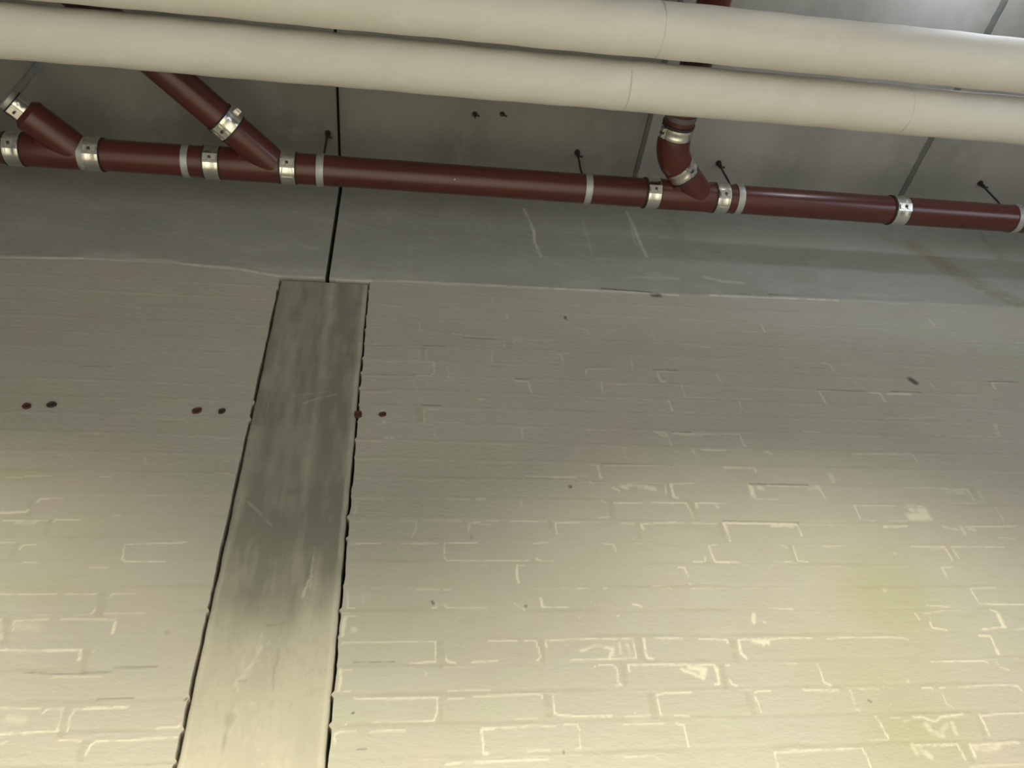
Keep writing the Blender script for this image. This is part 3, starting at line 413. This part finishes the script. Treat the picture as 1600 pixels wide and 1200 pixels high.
# ------------------------------------------------------------------ concrete column strip between the brick panels
def column():
    x0, x1, ztop = -.4380, -.1368, 2.284
    xs = np.arange(x0, x1+.0001, (x1-x0)/84)
    zs = axis(FLOOR, ztop, .50, ztop, .0040)
    X, Z = np.meshgrid(xs, zs)
    u = (X-x0)/(x1-x0)
    n = fbm(X*16, Z*6, 201, 4); n2 = fbm(X*45, Z*9, 207, 3)
    zz = Z + (n-.5)*.16 + .05*np.sin(u*5)
    st = np.interp(zz, [.86, .95, 1.01, 1.08, 1.19, 1.30, 1.37, 1.44, 1.6, 1.8, 2.05, 2.28],
                       [0, .08, .45, .92, 1.2, 1.15, .92, .78, .84, .90, .78, .82])
    st = st*(.84+.85*(n2-.40)+.3*(fbm(X*9, Z*22, 230, 3)-.5))
    pale = np.exp(-((u-.60)/.045)**2)*np.clip((Z-1.0)*3, 0, 1)*.30     # pale run down the middle right
    left = np.exp(-((u-.02)/.10)**2)*.30*(Z < 1.6)
    edge = np.exp(-((u-1.0)/.05)**2)*.55
    dk = np.exp(-((u-.75)/.12)**2)*np.interp(Z, [1.4, 1.5, 1.7, 2.0, 2.2], [0, .22, .25, .2, .05])
    st = np.clip(st-pale-left*st-edge*st+dk, 0, 1)
    res = raster([[5, .6, -210, 1180, -213, 1110, -211, 1060], [5, .75, -215, 1085, -222, 1060, -226, 1035],
                  [7, .7, -306, 905, -318, 868, -330, 850], [7, .6, -338, 835, -350, 815],
                  [4, .3, -330, 745, -345, 705], [5, .4, -330, 1245, -380, 1300, -400, 1320], [3, .5, -300, 1690, -260, 1712, -200, 1735],
                  [3, .35, -330, 1720, -230, 1745], [3, .3, -400, 1695, -400, 1640], [6, .5, -262, 590, -263, 584]], X, Z, 1.6, .003)
    rim = np.clip(1-np.abs(u-.965)/.02, 0, 1)*.55*np.clip((fbm(Z*15, Z*0, 55, 2)-.2)*3, .2, 1)
    rimL = np.clip(1-np.abs(u-.035)/.02, 0, 1)*.4*np.clip((fbm(Z*15, Z*0+9, 56, 2)-.3)*3, 0, 1)*(Z < 1.2)
    res = np.maximum(res, np.maximum(rim, rimL))
    spk = np.exp(-((u-.47-(fbm(Z*6, Z*0, 71, 2)-.5)*.3)/.12)**2)*np.clip((fbm(X*120, Z*70, 73, 2)-.62)*7, 0, 1)*(Z < .95)
    res = np.maximum(res, spk*.45)
    dark = blobs([(-.350, .738, .012, .018, .35), (-.352, .690, .004, .026, .35), (-.294, 1.355, .017, .012, .35), (-.230, .600, .006, .006, .4)], X, Z)
    dark = np.maximum(dark, raster([[2.5, .5, -345, 822, -327, 823], [2, .35, -268, 900, -264, 875, -270, 850, -266, 800], [5, .4, -300, 960, -262, 965], [2, .4, -238, 612, -225, 606], [3, .25, -285, 1540, -275, 1545]], X, Z, 1.4, .002))
    rel = .0016*(fbm(X*10, Z*12, 210, 3)-.5)+.0006*(fbm(X*50, Z*50, 211, 2)-.5)
    rel = rel - .004*np.clip(1-(1-u)/.02, 0, 1)**2 - .003*np.clip(1-u/.02, 0, 1)**2
    Y = WY+.001-rel
    XX = X + (fbm(Z*18, Z*0, 99, 2)-.5)*.004*np.where(u > .5, np.clip((u-.9)*10, 0, 1), -np.clip((.1-u)*10, 0, 1))
    o = panel('concrete_column', XX, Y, Z, .085, MAT['column_concrete'], dict(stain=st, residue=res, dark=dark))
    tag(o, 'narrow grey concrete column strip with dark water stain, set between two painted brick panels', 'column')
column()

# ------------------------------------------------------------------ concrete beams above the brick
def beam(x0, x1, label, seed):
    xs = axis(x0, x1, -1.7, 3.1, .005)
    vs = np.linspace(0, 1, 170)
    X, V = np.meshgrid(xs, vs)
    zb = beam_z(X)+(fbm(X*12, X*0, seed, 3)-.5)*.006
    Z = zb+(CEIL-zb)*V
    res = np.maximum(raster(BEAM_CRACKS, X, Z, 1.5, .0015), raster(BEAM_EDGE, X, Z, 1.3, .0015)*.8)
    dark = raster(BEAM_DARK, X, Z, 1.3, .001)
    # local pale smudge along the lip of the beam
    lip = np.exp(-((Z-zb-.03)/.03)**2)*np.clip((fbm(X*3, Z*18, 301, 3)-.5)*4, 0, 1)*.22
    res = np.maximum(res, lip)
    olive = raster([[75, .8, 2200, 2760, 2330, 2560, 2440, 2430, 2560, 2330], [50, .4, 2100, 2800, 2250, 2700]], X, Z, 1.6, .02)  # diagonal olive streak; the pipe shadow at this end is painted in too
    Y = WY-.0035-.0016*(fbm(X*5, Z*9, 310, 3)-.5)+.0035*np.clip(1-(Z-zb)/.012, 0, 1)**2
    Y = Y-.0006*(fbm(X*60, Z*60, 311, 2)-.5)
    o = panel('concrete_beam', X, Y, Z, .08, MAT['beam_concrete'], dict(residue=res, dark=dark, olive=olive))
    return tag(o, label, 'beam')
beam(-4.0, -.2890, 'grey concrete beam left of the black vertical joint, above the brick and behind the red pipe', 300)
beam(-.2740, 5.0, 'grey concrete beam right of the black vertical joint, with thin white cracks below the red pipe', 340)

# ------------------------------------------------------------------ ceiling of precast planks
def ceiling():
    bm = bmesh.new()
    seams = [(-.282, .010), (.936, .015), (2.146, .020)]
    edges = [-4.0] + [e for s, g in seams for e in (s-g/2, s+g/2)] + [5.0]
    for a, b in zip(edges[0::2], edges[1::2]):
        add_box(bm, ((a+b)/2, -2.05, CEIL+.10), (b-a, 7.95, .20), bev=.004)
    for f in bm.faces:      # the planks right of the second joint are of a paler cast
        f.material_index = 1 if f.calc_center_median().x > .93 else 0
    add_box(bm, (.5, -2.05, CEIL+.23), (9.0, 7.95, .06))
    c = struct(from_bm('ceiling', bm, MAT['ceiling_concrete'], smooth=False))
    c.data.materials.append(MAT['pale_plank'])
    rnd = random.Random(5)
    for s, g, wob, sag in ((.936, .016, .0015, .001), (2.146, .034, .010, .003)):
        bm = bmesh.new(); n = 150; L = []; Rr = []
        for i in range(n):
            y = 1.79-i*.02
            k = rnd.random(); k2 = rnd.random()
            L.append((bm.verts.new((s-g/2+wob*(k-.5), y, CEIL+.002)), bm.verts.new((s-g*.3, y, CEIL-sag*(.6+.4*k)))))
            Rr.append((bm.verts.new((s+g*.3, y, CEIL-sag*(.6+.4*k2))), bm.verts.new((s+g/2+wob*(k2-.5), y, CEIL+.002))))
        for i in range(n-1):
            bm.faces.new((L[i][0], L[i][1], L[i+1][1], L[i+1][0]))
            bm.faces.new((L[i][1], Rr[i][0], Rr[i+1][0], L[i+1][1]))
            bm.faces.new((Rr[i][0], Rr[i][1], Rr[i+1][1], Rr[i+1][0]))
        o = from_bm('joint_filler', bm, MAT['joint_filler'], c)
        o['label'] = 'dark grey ragged filler in the ceiling joint'
ceiling()

# ------------------------------------------------------------------ white insulated pipes
def insulated(y, z, r, seams, label, seed):
    t = thing('insulated_pipe', label, 'pipe', (0, y, z), 'insulated pipes under the ceiling')
    xs = [-4.0]+seams+[5.0]
    for i, (a, b) in enumerate(zip(xs, xs[1:])):
        bm = bmesh.new(); seg = 72; L = b-a
        n = max(8, int(L/.03)); g = .0004
        rings = []
        for j in range(n+1):
            x = a+g+(L-2*g)*j/n
            e = min(j, n-j)
            rr0 = r-(.0008 if e == 0 else 0)
            ring = []
            for k in range(seg):
                th = 2*math.pi*k/seg
                w_ = (.0008*math.sin(x*9+seed+3*math.sin(th)) + .0007*math.sin(x*31+th*3+seed*2))
                rr = rr0+w_
                ring.append(bm.verts.new((x, rr*math.cos(th), rr*math.sin(th))))
            rings.append(ring)
        for A, B in zip(rings, rings[1:]):
            for k in range(seg): bm.faces.new((A[k], B[k], B[(k+1) % seg], A[(k+1) % seg]))
        bm.faces.new(rings[0]); bm.faces.new(list(reversed(rings[-1])))
        from_bm('insulation_jacket', bm, MAT['jacket'], t)
        if i:
            bm = bmesh.new(); add_lathe(bm, (a-.002, 0, 0), (1, 0, 0), [(0, r-.0007), (.004, r-.0007)], 64)
            from_bm('jacket_seam', bm, MAT['jacket_seam'], t)
    return t
insulated(1.041, 2.395, .0762, [.663, 1.604], 'white insulated pipe nearer the wall, the lower of two running across', 1)
insulated(.862, 2.395, .0807, [.723], 'white insulated pipe farther from the wall, the upper of two at the frame top', 5)

# ------------------------------------------------------------------ red cast iron drain
# the assembly is drawn in units of K metres
K = .9582
PY, PZ, PR = 1.558, 2.6343, .0575
CTOP = (CEIL-PZ-.001)/K
D45 = Vector((-1, -1, 0)).normalized()
drain = thing('drain_pipe', 'dark red cast iron drain pipe with branches and steel couplings below the ceiling', 'pipe', (0, PY, PZ))
def lp(x, y=0, z=0): return (x, y, z)

def pipe_section(a, b):
    bm = bmesh.new(); add_lathe(bm, (a, 0, 0), (1, 0, 0), [(0, PR-.003), (.002, PR), (b-a-.002, PR), (b-a, PR-.003)], 48)
    from_bm('pipe_section', bm, MAT['red_iron'], drain)

def coupling(p, d, lug_dir, r=PR, width=.052, style=0, gasket=.007):
    """stainless band on a rubber sleeve with a screw lug on the side lug_dir"""
    p = Vector(p); d = Vector(d).normalized(); lug = Vector(lug_dir); lug = (lug-d*lug.dot(d)).normalized()
    side = d.cross(lug).normalized()
    bm = bmesh.new(); R0 = r+.0050
    prof = [(-width/2, R0-.002), (-width/2, R0)]
    for k in range(9):
        t = -width/2+width*(k+.5)/9
        prof.append((t, R0+(.0006 if k in (1, 7) else 0)-(.0012 if 3 <= k <= 5 else 0)))
    prof += [(width/2, R0), (width/2, R0-.002)]
    add_lathe(bm, p, d, prof, 48)
    band = from_bm('coupling', bm, MAT['steel'], drain)
    bm = bmesh.new()
    add_lathe(bm, p, d, [(-width/2-gasket, r), (-width/2-gasket, r+.004), (-width/2-.001, r+.0030), (width/2+.001, r+.0030), (width/2+gasket*.7, r+.004), (width/2+gasket*.7, r)], 48)
    g = from_bm('rubber_gasket', bm, MAT['rubber'], band)
    # screw housing: a bright saddle plate across the band, a small dark screw in its middle
    M3 = Matrix((side, d, lug)).transposed()
    bm = bmesh.new()
    add_box(bm, p+lug*(R0+.0012), (.030, width*.94, .0050), M3, .0012)
    for s in (-1, 1):
        add_box(bm, p+lug*(R0+.0055)+d*(s*width*.27), (.016, width*.26, .006), M3, .0016)
    bmesh.ops.remove_doubles(bm, verts=bm.verts, dist=1e-5)
    from_bm('screw_lug', bm, MAT['steel'], band)
    bm = bmesh.new()
    add_lathe(bm, p+lug*(R0+.0015)-side*.002, lug, [(0, .0055), (.0075, .0055), (.0080, .0045)], 6)
    from_bm('screw', bm, MAT['dark_steel'], band)
    if style:
        def on(th, t, rr=.0022):
            th = math.radians(th)
            return p+(lug*math.cos(th)+side*math.sin(th))*(R0+rr)+d*t
        w2 = width*.40
        bm = bmesh.new()
        add_tube_path(bm, [on(14, -w2*.8), on(26, -w2*.9), on(38, -w2), on(46, -w2*1.02), on(46.5, 0), on(46, w2*1.02), on(38, w2), on(26, w2*.9), on(14, w2*.8)], .0015, 8)
        from_bm('wire_clip', bm, MAT['steel'], band)
    return band

def collar(x, w_=.024):
    bm = bmesh.new(); add_lathe(bm, (x, 0, 0), (1, 0, 0), [(-w_/2, PR-.001), (-w_/2, PR+.004), (w_/2, PR+.004), (w_/2, PR-.001)], 48)
    o = from_bm('collar_band', bm, MAT['galvanised'], drain); o['label'] = 'dull grey metal collar band'

def wye(a, b, xj, length):
    """main run a..b, 45 degree branch leaving at xj towards D45"""
    bm = bmesh.new()
    add_lathe(bm, (a, 0, 0), (1, 0, 0), [(0, PR-.002), (.002, PR+.0015), (.02, PR+.0015), (.03, PR+.003), (b-a-.03, PR+.003), (b-a-.02, PR+.0015), (b-a-.002, PR+.0015), (b-a, PR-.002)], 48)
    add_lathe(bm, (xj, 0, 0), D45, [(0, PR), (length*.55, PR+.001), (length-.002, PR), (length, PR-.003)], 48)
    # web filling the crotch
    add_lathe(bm, Vector((xj-.035, 0, 0)), (D45+Vector((-.25, 0, 0))), [(0, PR*.9), (.11, PR*.72)], 32)
    return from_bm('wye_fitting', bm, MAT['red_iron'], drain)

CAMDIR = Vector((0, -.25, -1))
LUG = Vector((0, -.72, -.70))
# main run, left to right
pipe_section(-2.6, -1.415)
coupling((-1.415, 0, 0), (1, 0, 0), LUG)
wye(-1.405, -1.150, -1.200, .185)
collar(-1.182)
coupling((-1.147, 0, 0), (1, 0, 0), (0, -.72, -.70))
pipe_section(-1.14, -.735)
collar(-.824)
coupling((-.731, 0, 0), (1, 0, 0), LUG)
wye(-.725, -.460, -.500, .225)
coupling((-.455, 0, 0), (1, 0, 0), LUG, style=1)
pipe_section(-.450, .960)
coupling((.967, 0, 0), (1, 0, 0), LUG)
wye(.972, 1.248, 1.175, .150)
coupling((1.257, 0, 0), (1, 0, 0), LUG, style=1)
pipe_section(1.262, 2.030)
coupling((2.040, 0, 0), (1, 0, 0), (0, -.72, -.70), width=.060)
pipe_section(2.045, 3.4)
# white fleck on the long length
bm = bmesh.new(); add_box(bm, (.170, -.030, -.0515), (.004, .014, .0012), Matrix.Rotation(.5, 3, 'X'), .0004)
f_ = from_bm('paint_fleck', bm, MAT['paint_fleck'], drain); f_['label'] = 'small white paint fleck'

# left branch: reducer, coupling, then a thin grey pipe up into the ceiling
p = Vector((-1.200, 0, 0))+D45*.232
bm = bmesh.new(); add_lathe(bm, p-D45*.05, D45, [(0, PR+.002), (.012, PR+.002), (.034, .040), (.056, .040)], 40)
from_bm('reducer', bm, MAT['red_iron'], drain)
coupling(p, D45, (-.1, -.35, -1), r=.040, width=.040)
bm = bmesh.new(); add_lathe(bm, p+D45*.018, D45, [(0, .038), (.022, .038), (.026, .034)], 32)
e = p+D45*.032
add_tube_path(bm, [e, e+Vector((0, 0, .03)), Vector((e.x, e.y, CTOP))], .014, 24)
o = from_bm('branch_pipe', bm, MAT['galvanised'], drain); o['label'] = 'thin grey branch pipe rising to the ceiling'
# middle left branch: straight pipe passing above the white pipes
p = Vector((-.500, 0, 0))+D45*.235
coupling(p, D45, (0, 0, -1), width=.052)
bm = bmesh.new(); add_box(bm, (0, 0, 0), (.02, .03, .01), None, .002)
bmesh.ops.transform(bm, matrix=Matrix.Translation(p+Vector((.7, -.7, 0))*(PR+.006))@Matrix.Rotation(math.radians(45), 4, 'Z'), verts=bm.verts)
from_bm('screw_housing', bm, MAT['steel'], drain)
bm = bmesh.new(); add_lathe(bm, p, D45, [(0, PR), (1.15, PR)], 48)
from_bm('branch_pipe', bm, MAT['red_iron'], drain)
# right branch: coupling, bend, coupling, then a length running away from the wall
p = Vector((1.175, 0, 0))+D45*.165
coupling(p, D45, (.5, -.5, -1), width=.046, gasket=.010)
e0 = p+D45*.026
bm = bmesh.new(); pts = [p]; Rb = .16; prev = e0
for k in range(9):
    a = math.radians(45*k/8)
    # turn from D45 towards -y in the horizontal plane
    ang = math.radians(225)+a
    if k: prev = prev+Vector((math.cos(ang), math.sin(ang), 0))*(Rb*math.radians(45)/8)
    pts.append(prev.copy())
rr = [PR]+[PR+.004]+[PR+.006]*7+[PR+.004]
add_tube_path(bm, pts, rr[:len(pts)], 44)
from_bm('elbow', bm, MAT['red_iron'], drain)
q = prev+Vector((0, -.026, 0))
cp = coupling(q, (0, -1, 0), (-1, 0, -.35), width=.042, gasket=.016)
bm = bmesh.new(); add_lathe(bm, q, (0, -1, 0), [(0, PR), (.95, PR)], 48)
from_bm('branch_pipe', bm, MAT['red_iron'], drain)
pipe_end_collar = None
for dd in (.052, .30):
    bm = bmesh.new(); add_lathe(bm, q+Vector((0, -dd, 0)), (0, -1, 0), [(0, PR), (0, PR+.003), (.02, PR+.003), (.02, PR)], 44)
    from_bm('branch_sleeve', bm, MAT['grey_iron'], drain)

for o in drain.children_recursive:
    o.data.transform(Matrix.Scale(K, 4))
PR *= K

# ------------------------------------------------------------------ pipe hangers: band, rod, nut and ceiling anchor
def hanger(x, label, bend=0.0):
    t = thing('pipe_hanger', label, 'hanger', (x, PY, CEIL), 'hangers of the red pipe')
    zc = PZ-CEIL
    bm = bmesh.new(); add_lathe(bm, (-.013, 0, zc), (1, 0, 0), [(0, PR+.0006), (0, PR+.0040), (.003, PR+.0046), (.023, PR+.0046), (.026, PR+.0040), (.026, PR+.0006)], 48, caps=False)
    from_bm('clamp_band', bm, MAT['galvanised'], t)
    top = zc+PR
    bm = bmesh.new(); add_box(bm, (0, 0, top+.012), (.020, .006, .024), None, .001)
    add_lathe(bm, (0, -.008, top+.014), (0, 1, 0), [(0, .006), (.016, .006)], 6)
    from_bm('clamp_ear', bm, MAT['dark_steel'], t)
    bm = bmesh.new(); h = -(top+.02)
    add_tube_path(bm, [(0, 0, top+.02), (bend, 0, top+.02+h*.3), (bend*.3, 0, top+.02+h*.65), (0, 0, 0)], .0042, 10)
    from_bm('rod', bm, MAT['dark_steel'], t)
    bm = bmesh.new(); add_lathe(bm, (0, 0, -.030), (0, 0, 1), [(0, .0085), (.010, .0085)], 6)
    add_lathe(bm, (0, 0, -.006), (0, 0, 1), [(0, .012), (.006, .012)], 12)
    add_box(bm, (.008, 0, -.036), (.022, .006, .006), None, .001)
    from_bm('anchor_nut', bm, MAT['dark_steel'], t)
    return t
hanger(-.323, 'pipe hanger beside the vertical joint between the two beams', .000)
hanger(.671, 'pipe hanger near the middle of the long red pipe length, left of the elbow branch', -.004)
hanger(1.275, 'pipe hanger just right of the branch with the elbow', .004)
hanger(2.478, 'rightmost pipe hanger, cut by the right edge of the photo', .003)

# ------------------------------------------------------------------ ceiling anchors and rusty anchors in the wall
def ceil_anchor(x, y, L, label):
    bm = bmesh.new()
    add_lathe(bm, (0, 0, -.004), (0, 0, 1), [(0, .010), (.004, .010)], 12)
    add_lathe(bm, (0, 0, -L), (0, 0, 1), [(0, .004), (L, .004)], 10)
    add_box(bm, (.004, 0, -.010), (.030, .006, .005), Matrix.Rotation(.3, 3, 'Z'), .001)
    o = from_bm('ceiling_anchor', bm, MAT['dark_steel'], None, True, (x, y, CEIL))
    tag(o, label, 'anchor', 'loose anchors in the ceiling')
ceil_anchor(.241, 1.430, .032, 'small dark T shaped anchor stub in the ceiling above the long red pipe')
ceil_anchor(.348, 1.421, .006, 'tiny dark anchor stub right of the T shaped stub in the ceiling')

def wall_anchor(x, z, rx, rz, mat, label, seed, y=WY):
    rnd = random.Random(seed)
    bm = bmesh.new(); seg = 20
    rad = [1+.16*(rnd.random()-.5)+.10*math.sin(2*math.pi*k/seg*2+seed) for k in range(seg)]
    rings = []
    for f, yy in ((1.0, .004), (1.0, -.0022), (.82, -.0040), (.62, -.0036), (.50, -.0016), (.2, -.0012)):
        rings.append([bm.verts.new((rx*f*rad[k]*math.cos(2*math.pi*k/seg), yy, rz*f*rad[k]*math.sin(2*math.pi*k/seg))) for k in range(seg)])
    for A, B in zip(rings, rings[1:]):
        for k in range(seg): bm.faces.new((A[k], A[(k+1) % seg], B[(k+1) % seg], B[k]))
    bm.faces.new(rings[-1])
    o = from_bm('wall_anchor', bm, mat, None, True, (x, y, z))
    tag(o, label, 'anchor', 'row of old anchors in the wall')
for a in [(-1.064, 1.645, .0115, .012, 'rust', 'rusty anchor stub in the brick, leftmost in the row'),
          (-1.000, 1.653, .0125, .012, 'dark_plug', 'dark plugged anchor hole beside the leftmost rusty anchor'),
          (-.597, 1.646, .0135, .012, 'rust', 'ragged rusty anchor stub with a smear to its left, left of the column'),
          (-.527, 1.647, .0105, .010, 'dark_plug', 'round dark anchor hole in the brick, nearest the column on its left'),
          (-.130, 1.650, .0125, .013, 'rust', 'rusty anchor stub lying on the joint at the column right edge'),
          (-.057, 1.653, .0105, .010, 'rust', 'red rusty anchor stub in the brick just right of the column')]:
    wall_anchor(a[0], a[1], a[2], a[3], MAT[a[4]], a[5], int(abs(a[0])*1000), WY-(.001 if a[0] != -.130 else .002))
bpy.context.view_layer.update()
